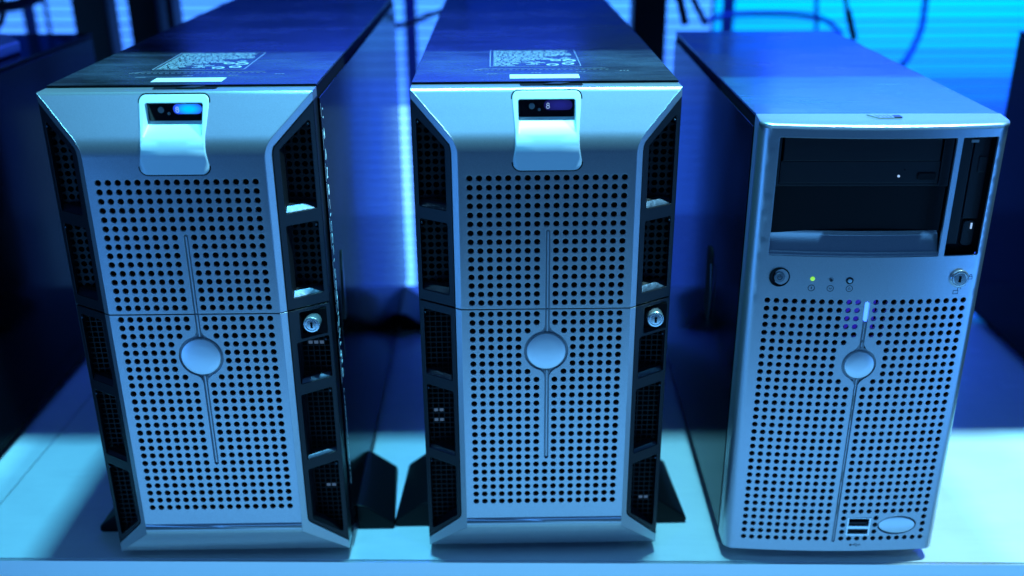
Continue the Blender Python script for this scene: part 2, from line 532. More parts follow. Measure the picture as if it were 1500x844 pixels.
    b.lathe(lx, lz, [(.0072, ly + .004), (.0072, ly - .0062), (.0066, ly - .0070), (.0052, ly - .0071), (.0049, ly - .0066), (.0046, ly - .0071), (.0008, ly - .0073)], 36)
    lk = b.build('lock', CHROME, root)
    b = MB(); b.box(lx - .0009, lx + .0009, ly - .0078, ly - .0071, lz - .0026, lz + .0026); b.build('key_slot', BLACKM, lk)
    b = MB()
    Tl = lambda u, z, w: (lx + u, ly - .0045 - u * .0 + w, lz + z)
    for (dx) in (-.0035, .0035):
        b.stroke([(dx - .0012, .0118), (dx - .0012, .0133), (dx + .0012, .0133), (dx + .0012, .0118)], .0005, lambda u, z, w: T(.0166 - u * 1.18, .2425 + z, w), True)
        b.stroke([(dx - .0008, .0133), (dx - .0008, .0146), (dx + .0008, .0146), (dx + .0008, .0133 if dx > 0 else .0142)], .0004, lambda u, z, w: T(.0166 - u * 1.18, .2425 + z, w))
    b.build('padlock_icon', INK, lk)
    # ---- control panel (latch plate) with recessed display
    TL = lambda u, z, w: (u, yprof(z) - .0009 + w, z)
    outer = rrect(-.0274, .0274, .3785, .4376, .0048, 5, .0062)
    hole = rrect(-.0230, .0230, .4072, .4316, .0016, 3)
    lat = [(u / 1000, z / 1000) for u in (-25, -10, 0, 10, 25) for z in [390 + 1.5 * k for k in range(31)] if not (abs(u) < 24 and 405 < z < 433)] + \
          [(u / 1000, z / 1000) for u in (-25.2, 25.2) for z in (406, 410, 414, 418, 422, 426, 430)]
    b = MB()
    def hin(u, z):
        t = (z - .4072) / (.4316 - .4072)
        return (u * .975, -.0022, .4168 + t * (.4312 - .4168))
    b.plate(outer, [hole], .0012, TL, lat, hole_in=hin)
    cpn = b.build('control_panel', SILVER_L, root, smooth=40)
    b = MB(); b.stroke(rrect(-.0280, .0280, .3779, .4382, .0052, 5, .0066), .0010, lambda u, z, w: (u, yprof(z) + w, z), True, .0003)
    b.build('panel_gap', BLACKM, cpn)
    b = MB(); b.box(-.0224, .0224, -.0024, .0006, .4166, .4314); dw = b.build('display_window', DISPLAY, cpn)
    b = MB(); b.prism(rrect(-.0020, .0208, .4222, .4302, .0038, 6), lambda x, z: (x, -.0029, z), lambda x, z: (x, -.0022, z)); b.build('lcd_screen', LCD_DIM, cpn)
    b = MB(); b.lathe(-.0118, .4255, [(.0024, -.0022), (.0024, -.0030), (.002, -.0034), (.0003, -.0035)], 20)
    b.lathe(-.0058, .4226, [(.0012, -.0022), (.0012, -.0029), (.0002, -.003)], 14)
    b.build('button', mat('button_grey', (.10, .11, .14), .3) if 'button_grey' not in bpy.data.materials else bpy.data.materials['button_grey'], cpn)
    b = MB()
    Ti = lambda u, z, w: (u, -.0030 + w, z)
    b.stroke(circ(.0012, .4269, .0010, 12), .0004, Ti, True)
    b.stroke(circ(.0012, .4248, .0012, 12), .0004, Ti, True)
    b.build('display_icon', DOT, cpn)
    # ---- things on the top: release slot, white strip, information label, embossed line
    b = MB(); b.prism(rrect(-.021, .030, .0086, .0183, .0025), lambda x, y: (x, y, .43985), lambda x, y: (x, y, .4385)); b.build('release_slot', BLACKM, root)
    b = MB(); b.prism([(-.002, .0105), (.012, .0098), (.020, .0175), (.008, .0178)], lambda x, y: (x, y, .4408), lambda x, y: (x, y, .4398)); b.build('release_tab', GRILLE, root)
    b = MB(); b.prism([(-.0288, .0312), (.0292, .0312), (.0292, .0490), (-.0288, .0490)], lambda x, y: (x, y, .44145), lambda x, y: (x, y, .4411)); b.build('white_strip', WHITE, root)
    TT = lambda u, v, w: (u, v, .44125 - w)
    b = MB(); b.stroke(rrect(-.0455, .0345, .0880, .1790, .002), .0006, TT, True)
    x = -.060
    b.stroke([(-.058, .0735), (-.050, .0775), (.055, .0775)], .0007, TT)
    while x < .055:
        b.stroke([(x, .0712), (x + .0028, .0724)], .0006, TT); x += .0052
    for gx_, gy in ((-.048, .052), (-.010, .0575), (.028, .0590), (.066, .0640)):
        for k in range(3):
            b.stroke([(gx_ + k * .003, gy), (gx_ + .002 + k * .003, gy + .002)], .0006, TT)
    b.build('embossed_line', INK2 if False else mat_print2, root)
    rnd = random.Random(3)
    b = MB()
    for k in range(19):
        v = .0915 + k * .0045
        hgt = .0030 if k in (2, 7, 12, 17) else .0022
        u = -.0425
        end = {0: -.022, 1: .006, 5: -.012, 6: .002, 10: .004, 11: .020}.get(k, .031)
        while u < end:
            w = rnd.uniform(.0030, .0095)
            if u + w > end: break
            hole_ = (k < 6 and -.004 < u) or (k in (1, 2, 3) and -.024 < u < -.014) or (7 <= k <= 9 and .004 < u < .016)
            if not hole_:
                n_ = max(2, int(w / .0011))
                for q in range(n_):
                    ua = u + w * q / n_
                    b.add([TT(ua, v, -.0002), TT(ua + w / n_ * .8, v, -.0002), TT(ua + w / n_ * .8, v + hgt * rnd.choice((.7, .7, 1)), -.0002), TT(ua, v + hgt * rnd.choice((.7, 1)), -.0002)], [(0, 1, 2, 3)])
            u += w + rnd.choice((.0011, .0016))
    for cx, cy, r in ((.010, .0965, .0045), (.024, .1010, .0045), (.026, .1170, .005), (.014, .1200, .004)):
        b.stroke(circ(cx, cy, r, 16, r * .9), .0022, TT, True)
    b.build('information_label', PRINT, root)
    # ---- fold-out stabilizer feet
    for sg in (-1, 1):
        for y0, y1 in ((.046, .150), (.52, .624)):
            b = MB()
            xa, xb = .1106, .1480
            pr = [(xa, -.0115), (xb - .002, -.0115), (xb, -.0095), (xb - .001, -.004), (xa + .012, .014), (xa, .017)]
            b.prism(pr, lambda x, z: (sg * x, y0, z), lambda x, z: (sg * (x if x < .12 else x - .006), y1, z))
            b.build('stabilizer_foot', FOOT, root, bevel=.0015)
            b = MB(); x0, x1 = sorted((sg * .07, sg * .105)); b.box(x0, x1, y0 + .01, y1 - .01, -.0118, .0005)
            b.build('rubber_pad', RUBBER, root)
    return root

mat_print2 = mat('emboss_edge', (.22, .24, .27), .35)

def copy_tree(o, parent=None):
    c = o.copy(); COL.objects.link(c); c.parent = parent
    for ch in [q for q in SCENE_OBJS if q.parent == o]: copy_tree(ch, c)
    return c

S2 = make_server()
SCENE_OBJS = list(COL.objects)
S1 = copy_tree(S2)
S2.location = (.0284, .7985, 0); S2.rotation_euler = (0, 0, .0132)
S1.location = (-.2666, .7911, 0); S1.rotation_euler = (0, 0, .0131)
S1['label'] = 'silver and black tower server with its small display lit bright cyan'
S2['label'] = 'silver and black tower server with a dim dark display, standing in the middle'
def kids(r):
    out = []
    for q in COL.objects:
        p = q
        while p.parent: p = p.parent
        if p == r and q != r: out.append(q)
    return out
for q in kids(S1):
    if q.name.startswith('lcd_screen'):
        q.data = q.data.copy(); q.data.materials.clear(); q.data.materials.append(LCD_ON)
        q['label'] = 'small oblong screen glowing cyan'
for q in kids(S2):
    if q.name.startswith('lcd_screen'): q['label'] = 'small oblong screen, dim dark blue'
# glowing plates behind the lower side mesh, added for reflected light spots
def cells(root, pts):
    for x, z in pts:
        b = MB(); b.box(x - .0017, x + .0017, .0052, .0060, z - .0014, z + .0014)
        b.build('light_spot', MESHGLOW, root)
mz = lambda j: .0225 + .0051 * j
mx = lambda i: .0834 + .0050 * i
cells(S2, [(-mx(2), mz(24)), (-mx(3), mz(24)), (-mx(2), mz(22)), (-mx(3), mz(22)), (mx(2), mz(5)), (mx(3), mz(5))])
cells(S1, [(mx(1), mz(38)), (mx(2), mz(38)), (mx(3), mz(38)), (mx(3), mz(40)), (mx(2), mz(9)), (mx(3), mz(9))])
# glints off vent edges, drawn as pale strokes on the side panel
def edge_glints(root, sg=1):
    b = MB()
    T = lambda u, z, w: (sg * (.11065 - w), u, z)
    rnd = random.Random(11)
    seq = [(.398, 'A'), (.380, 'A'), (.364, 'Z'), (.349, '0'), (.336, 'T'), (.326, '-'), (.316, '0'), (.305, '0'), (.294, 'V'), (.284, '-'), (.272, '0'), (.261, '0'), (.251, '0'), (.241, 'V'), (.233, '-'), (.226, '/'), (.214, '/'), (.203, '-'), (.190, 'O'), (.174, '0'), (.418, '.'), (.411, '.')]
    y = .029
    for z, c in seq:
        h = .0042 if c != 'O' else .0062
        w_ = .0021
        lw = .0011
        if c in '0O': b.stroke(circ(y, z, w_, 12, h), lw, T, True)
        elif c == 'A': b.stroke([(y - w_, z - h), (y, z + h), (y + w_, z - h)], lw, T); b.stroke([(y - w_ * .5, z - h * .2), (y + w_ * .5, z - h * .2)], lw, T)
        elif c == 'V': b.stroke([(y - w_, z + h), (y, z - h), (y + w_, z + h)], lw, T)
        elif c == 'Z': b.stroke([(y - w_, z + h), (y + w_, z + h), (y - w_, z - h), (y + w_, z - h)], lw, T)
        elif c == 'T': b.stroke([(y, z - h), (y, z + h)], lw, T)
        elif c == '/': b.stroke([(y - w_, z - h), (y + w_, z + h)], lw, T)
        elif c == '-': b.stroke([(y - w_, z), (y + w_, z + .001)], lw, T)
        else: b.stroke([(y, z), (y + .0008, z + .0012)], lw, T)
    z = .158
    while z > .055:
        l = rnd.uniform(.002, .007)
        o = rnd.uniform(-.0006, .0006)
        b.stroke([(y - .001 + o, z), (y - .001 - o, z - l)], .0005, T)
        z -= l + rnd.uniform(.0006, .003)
    # broken pale line along the front edge of the steel
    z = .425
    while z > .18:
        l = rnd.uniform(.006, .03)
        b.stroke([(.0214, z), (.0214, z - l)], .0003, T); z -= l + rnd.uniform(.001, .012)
    b.build('glint_marks', mat('glint_white', (.9, .92, .95), .4), root)
    b = MB()
    b.stroke([(.060, .275), (.048, .235), (.045, .20), (.050, .180)], .003, T)
    b.prism(roundpoly([(.062, .262), (.070, .285), (.071, .215), (.060, .212)], .003), lambda u, z: T(u, z, -.0012), lambda u, z: T(u, z, .0005))
    b.build('side_latch', mat('latch_black', (.03, .03, .035), .2), root)
edge_glints(S1)

# ================================================================== third server
W3, H3 = .1998, .4146
CX = .0015
def yb(u, z):
    sag = .005 + .004 * min(1, max(0, z / H3))
    y = -sag * (1 - (u / .1) ** 2)
    e = abs(u) - .0910
    r = .0090
    if e > 0: y += r - math.sqrt(max(0, r * r - min(e, r) ** 2))
    return y
def T3(u, z, w): return (u, yb(u, z) + w, z)
r3 = empty('tower_server', (.3005, .787, 0), -.0143, 'wide silver tower server with open black drive bays and a green light, rightmost server', 'server')
b = MB(); b.box(-.0985, .0985, .022, .50, .002, .4125); b.build('chassis', BLACKM, r3)
b = MB(); b.box(-.0992, .0992, .0245, .502, .4124, .4143); b.build('top_cover', TOPC3, r3)
for sg in (-1, 1):
    b = MB(); x0, x1 = sorted((sg * .0986, sg * .1004)); b.box(x0, x1, .026, .495, .006, .4035); b.build('side_panel', SIDE, r3)
us = [-.1, -.0996, -.0988, -.0976, -.096, -.0945, -.093, -.0915] + [-.09 + .006 * k for k in range(31)] + [.0915, .093, .0945, .096, .0976, .0988, .0996, .1]
cols = [CX - .0834 + .00758 * i for i in range(23)]
rws = [.2596 - .00762 * j for j in range(33)]
R3 = .00245
hol = []
cut = set()
for j in range(33):
    for i in range(23):
        if i == 11: continue
        if j == 5 and i in (10, 12): continue
        if 6 <= j <= 9 and i in (9, 10, 12, 13): continue
        if j == 10 and i in (10, 12): continue
        if j in (29, 30, 31) and (13 <= i <= 15 or 17 <= i <= 21): continue
        hol.append(circ(cols[i], rws[j], R3, ph=.5))
def subdiv(loop, m=.005):
    out = []
    for i, p in enumerate(loop):
        q = loop[(i + 1) % len(loop)]
        k = max(1, math.ceil(math.dist(p, q) / m))
        out += [(lerp(p[0], q[0], t / k), lerp(p[1], q[1], t / k)) for t in range(k)]
    return out
bayA = subdiv(rrect(-.0848, .0559, .3005, .4015, .0008, 2))
bayB = subdiv(rrect(.0607, .0903, .3005, .4015, .0008, 2))
cz3 = .2001
gx3 = CX + .0006
grv = []
ra = .0150
rp_ = [(gx3 + .0022, .2592), (gx3 + .0019, .2225)] + [(gx3 + .0019, cz3 + .0200), (gx3 + .0034, cz3 + .0166)] + \
      [(CX + .0006 + ra * math.sin(math.radians(a)), cz3 + ra * math.cos(math.radians(a))) for a in range(24, 157, 8)] + \
      [(gx3 + .0034, cz3 - .0166), (gx3 + .0016, cz3 - .0200), (gx3 + .0014, .0125)]
lp_ = [(2 * gx3 - x, z) for x, z in rp_]
grv = rp_ + [(gx3, .0117)] + lp_[::-1] + [(gx3, .2604)]
usbw = rrect(.0128, .0348, .0192, .0392, .0006, 2)
oval = circ(.0603, .0299, .0183, 40, .0102)
lat = []
def inside(p, poly):
    c = False
    for i in range(len(poly)):
        a, q = poly[i], poly[i - 1]
        if (a[1] > p[1]) != (q[1] > p[1]) and p[0] < (q[0] - a[0]) * (p[1] - a[1]) / (q[1] - a[1]) + a[0]: c = not c
    return c
bigh = [bayA, bayB, grv, usbw, oval]
for u in us[1:-1]:
    for z in [.004, .007, .0105, .266, .272, .280, .288, .295, .404, .4065]:
        lat.append((u, z))
for z in [.012 + .0127 * k for k in range(31)]:
    for u in us[1:-1]:
        if (abs(u) > .0905 or z > .266) and not any(inside((u, z), p) for p in bigh): lat.append((u, z))
    lat.append((-.088, z)); 
    if not inside((.088, z), bayB): lat.append((.088, z))
    if .30 < z < .40: lat += [(.0583, z)]
    if z < .262: lat += [(-.0862, z), (.0882, z)]
lat = [p for p in lat if abs(p[0]) <= .0903]
for k in range(53):
    for u in us:
        if .0905 < abs(u) < .0999: lat.append((u, .0045 + .0076 * k))
lat = [p for p in lat if not any(inside(p, h) for h in bigh)]
outer = [(u, .0015 if abs(u) < .0998 else .003) for u in us] + [(u, .4085) for u in us[::-1]]
b = MB()
b.plate(outer, hol + bigh, .0024, T3, lat)
# rounded top lip
def lip_rows():
    rows = []
    def fr(u): return yb(u, .4085)
    prof = [(0, .4085, 0), (-.0012, .4092, 0), (-.0020, .4103, 0), (-.0020, .4113, 0), (-.0012, .4122, 0), (.0004, .4128, 0), (.0025, .4131, 0)]
    for dy, z, k in prof: rows.append([(u, fr(u) + dy, z) for u in us])
    for t in (.33, .66, 1.):
        rows.append([(u * (1 - .004 * t), lerp(fr(u) + .0025, .0235, t), lerp(.4131, .4146, t)) for u in us])
    rows.append([(u * .996, .0238, .410) for u in us])
    return rows
lr = lip_rows()
for a, c in zip(lr, lr[1:]):
    for i in range(len(us) - 1): b.add([a[i], a[i + 1], c[i + 1], c[i]], [(0, 1, 2, 3)])
for i, sg in ((0, -1), (-1, 1)):
    # side return of the bezel
    b.add([T3(sg * .1, .003, 0), T3(sg * .1, .4085, 0), (sg * .1, .0236, .4120), (sg * .1, .0236, .003)], [(0, 1, 2, 3)])
    b.add([lr[0][i], lr[4][i], lr[6][i], lr[9][i], (sg * .1, .0236, .4120)], [(0, 1, 2, 3, 4)])
n = len(us)
b.add([T3(u, .0015 if abs(u) < .0998 else .003, 0) for u in us] + [(u, .0236, .0005) for u in us], [(i, i + 1, i + 1 + n, i + n) for i in range(n - 1)])
b.build('front_bezel', SILVER2, r3, smooth=38)
b = MB(); b.box(-.086, .090, .0085, .0095, .008, .264); b.build('inner_mesh', BLACKM, r3)
# internal pale bits glimpsed through the holes
b = MB()
for i in range(5, 9):
    for j in (29, 30, 31):
        b.box(cols[i] - .0018 - (.0005 * i), cols[i] + .0004, .0010, .0030, rws[j] + .0003, rws[j] + .0024)
b.build('inner_clips', CHROME, r3)
for i in (12, 16):
    b = MB(); b.box(cols[i] - .001, cols[i] + .0012, .0010, .0030, rws[30] - .0004, rws[30] + .0018); b.build('inner_clip', CHROME, r3)
# groove floor, rib, badge
b = MB()
def strip3(b, x0, x1, z0, z1, w0, w1, nz=24):
    for k in range(nz):
        za, zb_ = lerp(z0, z1, k / nz), lerp(z0, z1, (k + 1) / nz)
        q = [(x0, za), (x1, za), (x1, zb_), (x0, zb_)]
        b.add([T3(x, z, w0) for x, z in q] + [T3(x, z, w1) for x, z in q], [(0, 1, 2, 3), (0, 4, 5, 1), (1, 5, 6, 2), (2, 6, 7, 3), (3, 7, 4, 0)])
strip3(b, gx3 - .0028, gx3 + .0028, .0100, .2405, .0014, .0022)
b.lathe(CX + .0006, cz3, [(.0158, .0014 + yb(0, cz3)), (.0001, .0014 + yb(0, cz3))])
b.build('center_groove', GROOVE, r3)
b = MB(); strip3(b, gx3 - .00045, gx3 + .00045, .0128, .1855, .0003, .0016); strip3(b, gx3 - .0005, gx3 + .0005, .2150, .2395, .0003, .0016)
b.build('groove_rib', SILVER2, r3)
y0 = yb(CX, cz3)
b = MB(); b.lathe(CX + .0006, cz3, [(.0129, y0 + .0015), (.0129, y0 - .0006), (.0125, y0 - .0013), (.010, y0 - .0018), (.006, y0 - .0021), (.0015, y0 - .0022)], 48)
b.build('badge', BADGE, r3)
# blue light bar at the top of the groove
b = MB(); strip3(b, gx3 - .0010, gx3 + .0010, .2420, .2590, -.0006, .0070, 4); b.build('light_bar', BLUELED, r3)
b = MB(); b.box(gx3 - .0130, gx3 - .0022, .0040, .0060, .2300, .2625); b.build('hole_glow', GLOW, r3)  # glowing blocks added for the bar's blue spill in nearby holes
b = MB(); b.box(gx3 + .0022, gx3 + .0110, .0040, .0060, .2300, .2625); b.build('hole_glow', GLOW, r3)
# drive bays
b = MB()
sill = [(.3005, 0.0), (.3012, .0010), (.3035, .0018), (.3037, .0034), (.3090, .0055), (.3170, .0085), (.3197, .0120)]
uu = [-.0848 + (.0559 + .0848) * k / 24 for k in range(25)]
for (za, wa), (zb_, wb) in zip(sill, sill[1:]):
    for a, c in zip(uu, uu[1:]):
        b.add([T3(a, za, wa), T3(c, za, wa), T3(c, zb_, wb), T3(a, zb_, wb)], [(0, 1, 2, 3)])
b.build('bay_sill', SILVER2, r3)
b = MB(); b.box(-.0862, .0575, .0062, .0200, .318, .3585); b.build('blank_cover', DRIVE2, r3)
b = MB()
b.box(-.0862, -.0812, .0035, .0200, .3587, .4035); b.box(.0500, .0575, .0035, .0200, .3587, .4035); b.box(-.0812, .0500, .0045, .0200, .3587, .3612)
b.build('drive_frame', DRIVE, r3)
b = MB(); b.box(-.0790, .0478, .0028, .0200, .3805, .4030); b.box(-.0805, .0490, .0036, .0200, .3614, .3800)
od = b.build('optical_drive', DRIVE, r3)
b = MB(); b.prism(rrect(.0318, .0462, .3642, .3702, .0015), lambda x, z: (x, .0022, z), lambda x, z: (x, .0040, z)); b.build('eject_button', DRIVE2, od, bevel=.0004)
b = MB(); b.lathe(.0166, .3674, [(.0010, .0038), (.0010, .0030), (.0002, .0029)], 14); b.build('light_spot', DOT, od)
b = MB(); b.lathe(.0208, .3728, [(.0006, .0038), (.0006, .0034), (.0002, .00345)], 10); b.build('eject_pinhole', BLACKM, od)
b = MB(); b.box(.0598, .0984, .0085, .0200, .2995, .4035); vb = b.build('vertical_bay', DRIVE2, r3)
b = MB(); b.box(.0612, .0742, .0060, .0086, .3075, .3990); b.build('slim_drive', DRIVE, r3)
b = MB(); b.box(.0760, .0885, .0066, .0086, .3300, .3990); b.build('slim_drive', DRIVE, r3)
b = MB(); b.prism(rrect(.0812, .0880, .3700, .3832, .0008), lambda x, z: (x, .0056, z), lambda x, z: (x, .0068, z)); b.build('slim_button', DRIVE, r3, bevel=.0004)
b = MB(); b.prism(rrect(.0775, .0872, .3060, .3280, .0030), lambda x, z: (x, .0062, z), lambda x, z: (x, .0084, z)); b.build('slim_button', DRIVE, r3, bevel=.0004)
b = MB(); b.box(.0722, .0780, .0050, .0062, .3950, .3972); b.build('bay_marking', mat('bay_tab', (.35, .37, .4), .4), r3)
b = MB(); b.box(.0833, .0846, .0052, .0058, .3212, .3262); b.build('bay_light', DOT, r3)
# power button, lights, icons, lock
def yv(u, z): return yb(u, z)
def knob(cx, cz, prof, seg=32, rx=1, rz=1):
    bb = MB(); y = yv(cx, cz)
    bb.lathe(cx, cz, [(r, y + d) for r, d in prof], seg, rx, rz); return bb
pb = knob(-.0740, .2813, [(.0085, .001), (.0085, -.0010), (.0079, -.0013), (.0073, -.0002), (.0055, .0004), (.0002, .0004)]).build('power_button', mat('button_gloss', (.004, .004, .005), .4, spec=.15), r3)
knob(-.0740, .2813, [(.0046, .0006), (.0046, -.0010), (.0040, -.0016), (.0004, -.0018)]).build('button_cap', mat('cap_grey', (.22, .24, .27), .3, .4), pb)
b = MB(); Tp = lambda u, z, w: (-.0740 + u, yv(-.074, .2813) - .0019 + w, .2813 + z)
b.stroke([(.0019 * math.sin(math.radians(a)), .0019 * math.cos(math.radians(a))) for a in range(40, 321, 20)], .0005, Tp); b.stroke([(0, .0002), (0, .0026)], .0005, Tp)
b.build('power_symbol', INK, pb)
b = MB(); b.stroke(circ(-.0740, .2813, .0087, 36), .0004, T3, True, .0003); b.build('button_ring', GROOVE, pb)
knob(-.0466, .2806, [(.0019, .001), (.0019, -.0004), (.0012, -.0010), (.0002, -.0012)], 18).build('green_light', GREEN, r3)
knob(-.0311, .2802, [(.0020, .0005), (.0020, -.0003), (.0015, -.0004), (.0013, .0), (.0002, .0)], 18).build('status_light', GROOVE, r3)
knob(-.0311, .2797, [(.0012, -.0004), (.0012, -.0006), (.0002, -.0006)], 14).build('status_hole', INK, r3)
knob(-.0157, .2795, [(.0032, .0005), (.0032, -.0004), (.0028, -.0008), (.0022, -.0003), (.0002, -.0003)], 22).build('select_button', mat('sel_black', (.01, .01, .015), .3), r3)
knob(-.0157, .2795, [(.0018, .0), (.0018, -.0010), (.0012, -.0014), (.0002, -.0014)], 18).build('select_cap', SILVER_L, r3)
b = MB()
for cx, k in ((-.0468, 0), (-.0311, 1), (-.0152, 2)):
    b.stroke(circ(cx, .2722, .0027, 20), .0005, T3, True)
    if k == 0: b.stroke([(cx, .2733), (cx, .2711)], .0007, T3)
    if k == 1: b.stroke([(cx - .0012, .2728), (cx, .2715), (cx + .0012, .2728)], .0005, T3)
    if k == 2: b.stroke([(cx - .0010, .2716), (cx, .2733), (cx + .0010, .2716)], .0005, T3, True)
def padlock(cx, cz, s, opened, b):
    b.stroke([(cx - s, cz - s), (cx + s, cz - s), (cx + s, cz + s * .5), (cx - s, cz + s * .5)], .0005, T3, True)
    o = s * 1.3 if opened else 0
    pts = [(cx + o + s * .65 * math.cos(math.radians(a)), cz + s * 1.1 + s * .75 * math.sin(math.radians(a))) for a in range(0, 181, 20)]
    pts = [(pts[0][0], cz + (s * .9 if opened else s * .5))] + pts + [(pts[-1][0], cz + s * .5)]
    b.stroke(pts, .0004, T3)
b.build('status_icons', INK, r3)
b = MB(); padlock(.0877, .2802, .0015, False, b); b.build('padlock_icon', INK, r3)
b = MB(); padlock(.0765, .2678, .0021, True, b); b.build('padlock_icon', INK, r3)
b = MB()
# usb trident
cx, cz = .0236, .0084
b.stroke([(cx - .0042, cz), (cx + .0036, cz)], .0005, T3)
b.stroke([(cx + .0034, cz + .0009), (cx + .0050, cz), (cx + .0034, cz - .0009)], .0005, T3, True)
b.stroke(circ(cx - .0046, cz, .0007, 10), .0010, T3, True)
b.stroke([(cx - .0020, cz), (cx - .0004, cz + .0016), (cx + .0012, cz + .0016)], .0004, T3)
b.stroke([(cx - .0006, cz), (cx + .0008, cz - .0015), (cx + .0020, cz - .0015)], .0004, T3)
b.build('usb_symbol', INK, r3)
lk = knob(.0771, .2803, [(.0079, .001), (.0079, -.0022), (.0072, -.0030), (.0058, -.0031), (.0055, -.0027), (.0051, -.0031), (.0004, -.0032)], 36).build('lock', CHROME, r3)
b = MB(); y0 = yv(.0771, .2803); b.box(.0762, .0780, y0 - .0036, y0 - .0031, .2776, .2830); b.build('key_slot', BLACKM, lk)
# usb ports
y0 = yb(.0238, .03)
b = MB()
fr = [(.0128, .0142), (.0334, .0348)]
b.box(.0128, .0144, y0 - .0004, y0 + .008, .0192, .0392); b.box(.0332, .0348, y0 - .0004, y0 + .008, .0192, .0392)
b.box(.0144, .0332, y0 - .0004, y0 + .008, .0192, .0212); b.box(.0144, .0332, y0 - .0004, y0 + .008, .0268, .0300); b.box(.0144, .0332, y0 - .0004, y0 + .008, .0382, .0392)
up_ = b.build('usb_port', CHROME, r3)
b = MB(); b.box(.0144, .0332, y0 + .006, y0 + .008, .0212, .0277); b.box(.0144, .0332, y0 + .006, y0 + .008, .0292, .0382); b.build('port_cavity', BLACKM, up_)
b = MB(); b.box(.0158, .0318, y0 + .0012, y0 + .006, .0240, .0262); b.box(.0158, .0318, y0 + .0012, y0 + .006, .0312, .0334); b.build('port_tongue', BLACKP, up_)
# oval badge
y0 = yb(.0601, .03)
b = MB(); b.lathe(.0601, .0299, [(1.0, y0 + .0022), (1.0, y0 + .0006), (.97, y0 + .0001), (.6, y0 - .0003), (.05, y0 - .0004)], 48, .0170, .0089); b.build('oval_badge', OVAL, r3)
b = MB(); b.box(.040, .080, y0 + .0026, y0 + .0035, .018, .042); b.build('badge_recess', BLACKM, r3)
# release slider on the top lip
b = MB()
Tt = lambda u, v, w: (u, v, .4139 + (v - .004) * .06 - w)
b.prism([(-.011, .0185), (.0085, .0185), (.0085, .0085), (-.004, .0085)], lambda x, y: Tt(x, y, -.0006), lambda x, y: Tt(x, y, .001)); sl = b.build('release_slider', GROOVE, r3)
b = MB()
for k in range(4): b.stroke([(-.0050 + k * .0032, .0168), (-.0032 + k * .0032, .0098)], .0008, lambda u, v, w: Tt(u, v, w - .0006))
b.box(.0086, .0152, .0096, .0176, .4136, .4150)
b.build('slider_ribs', INK, sl)
# side latch handle on the left side panel
b = MB()
TLs = lambda u, z, w: (-.1005 + w, u, z)
b.prism(roundpoly([(.150, .170), (.175, .170), (.180, .245), (.150, .250)], .01), lambda u, z: TLs(u, z, -.0006), lambda u, z: TLs(u, z, .001))
sl = b.build('side_latch', BLACKM, r3)
b = MB(); b.stroke([(.148, .235), (.140, .205), (.144, .168)], .004, lambda u, z, w: TLs(u, z, w - .002)); b.build('latch_edge', mat('latch_sheen', (.05, .05, .06), .15), sl)
for sx in (-1, 1):
    for y0_ in (.03, .40):
        b = MB(); b.lathe(0, 0, [(.012, 0), (.012, .0128)], 20, T=lambda x, y, z: (sx * .075 + x, y0_ + .012 + z, -.0120 + y)); b.build('rubber_foot', RUBBER, r3)

# ================================================================== table
tb = empty('table', (0, .788, -.012), -.0157, 'glossy white table under the three servers', 'table')
b = MB(); b.box(-.5405, 1.9, 0, .70, -.045, 0); b.build('table_top', TABLE, tb)
b = MB(); b.box(-1.9, -.5420, 0, .70, -.045, 0); b.build('table_top', TABLE, tb)
b = MB(); b.box(-1.9, 1.9, -.0030, -.0004, -.060, -.0010); b.build('edge_band', mat('edge_white', (.92, .93, .94), .35, .75, bump=.05, bscale=200), tb)
for x in (-1.8, 1.8):
    b = MB(); b.box(x - .03, x + .03, .05, .11, -.74, -.0455); b.build('table_leg', POSTM, tb)
    b = MB(); b.box(x - .03, x + .03, .59, .65, -.74, -.0455); b.build('table_leg', POSTM, tb)

# ================================================================== neighbouring dark towers
def dark_tower(loc, yaw, w, d, h, label):
    r = empty('computer_tower', loc, yaw, label, 'computer tower')
    b = MB(); b.box(-w / 2, w / 2, .02, d, .0, h - .002); b.build('body', BLACKM, r)
    b = MB(); b.box(-w / 2 - .001, w / 2 + .001, .02, d + .001, h - .0018, h); b.build('top_cover', SIDE, r, bevel=.0006)
    for sg in (-1, 1):
        x0, x1 = sorted((sg * (w / 2 + .0002), sg * (w / 2 + .002)))
        b = MB(); b.box(x0, x1, .024, d - .004, .008, h - .006); b.build('side_panel', SIDE, r)
    b = MB(); b.box(-w / 2, w / 2, 0, .0198, .0, h); b.build('front_bezel', BLACKP, r, bevel=.004)
    for sg in (-1, 1):
        for y in (.04, d - .08):
            b = MB(); x0, x1 = sorted((sg * (w / 2 - .05), sg * (w / 2 - .01))); b.box(x0, x1, y, y + .04, -.0118, -.0002); b.build('rubber_foot', RUBBER, r)
    return r
dark_tower((-.686, .70, 0), .0, .22, .70, .400, 'black computer tower at the left edge with a bluish case lying on top')
dark_tower((.784, .66, 0), -.008, .22, .70, .402, 'black computer tower cut off by the right edge, beside the wide silver server')
b = MB()
p = roundpoly([(-.82, 1.10), (-.600, 1.10), (-.596, 1.235), (-.64, 1.300), (-.82, 1.30)], .012)
b.prism(p, lambda x, y: (x, y, .4006), lambda x, y: (x, y, .4150))
o = tag(b.build('flat_case', CASEM, None, bevel=.003), 'flat bluish case lying on the black tower at the left edge', 'case')

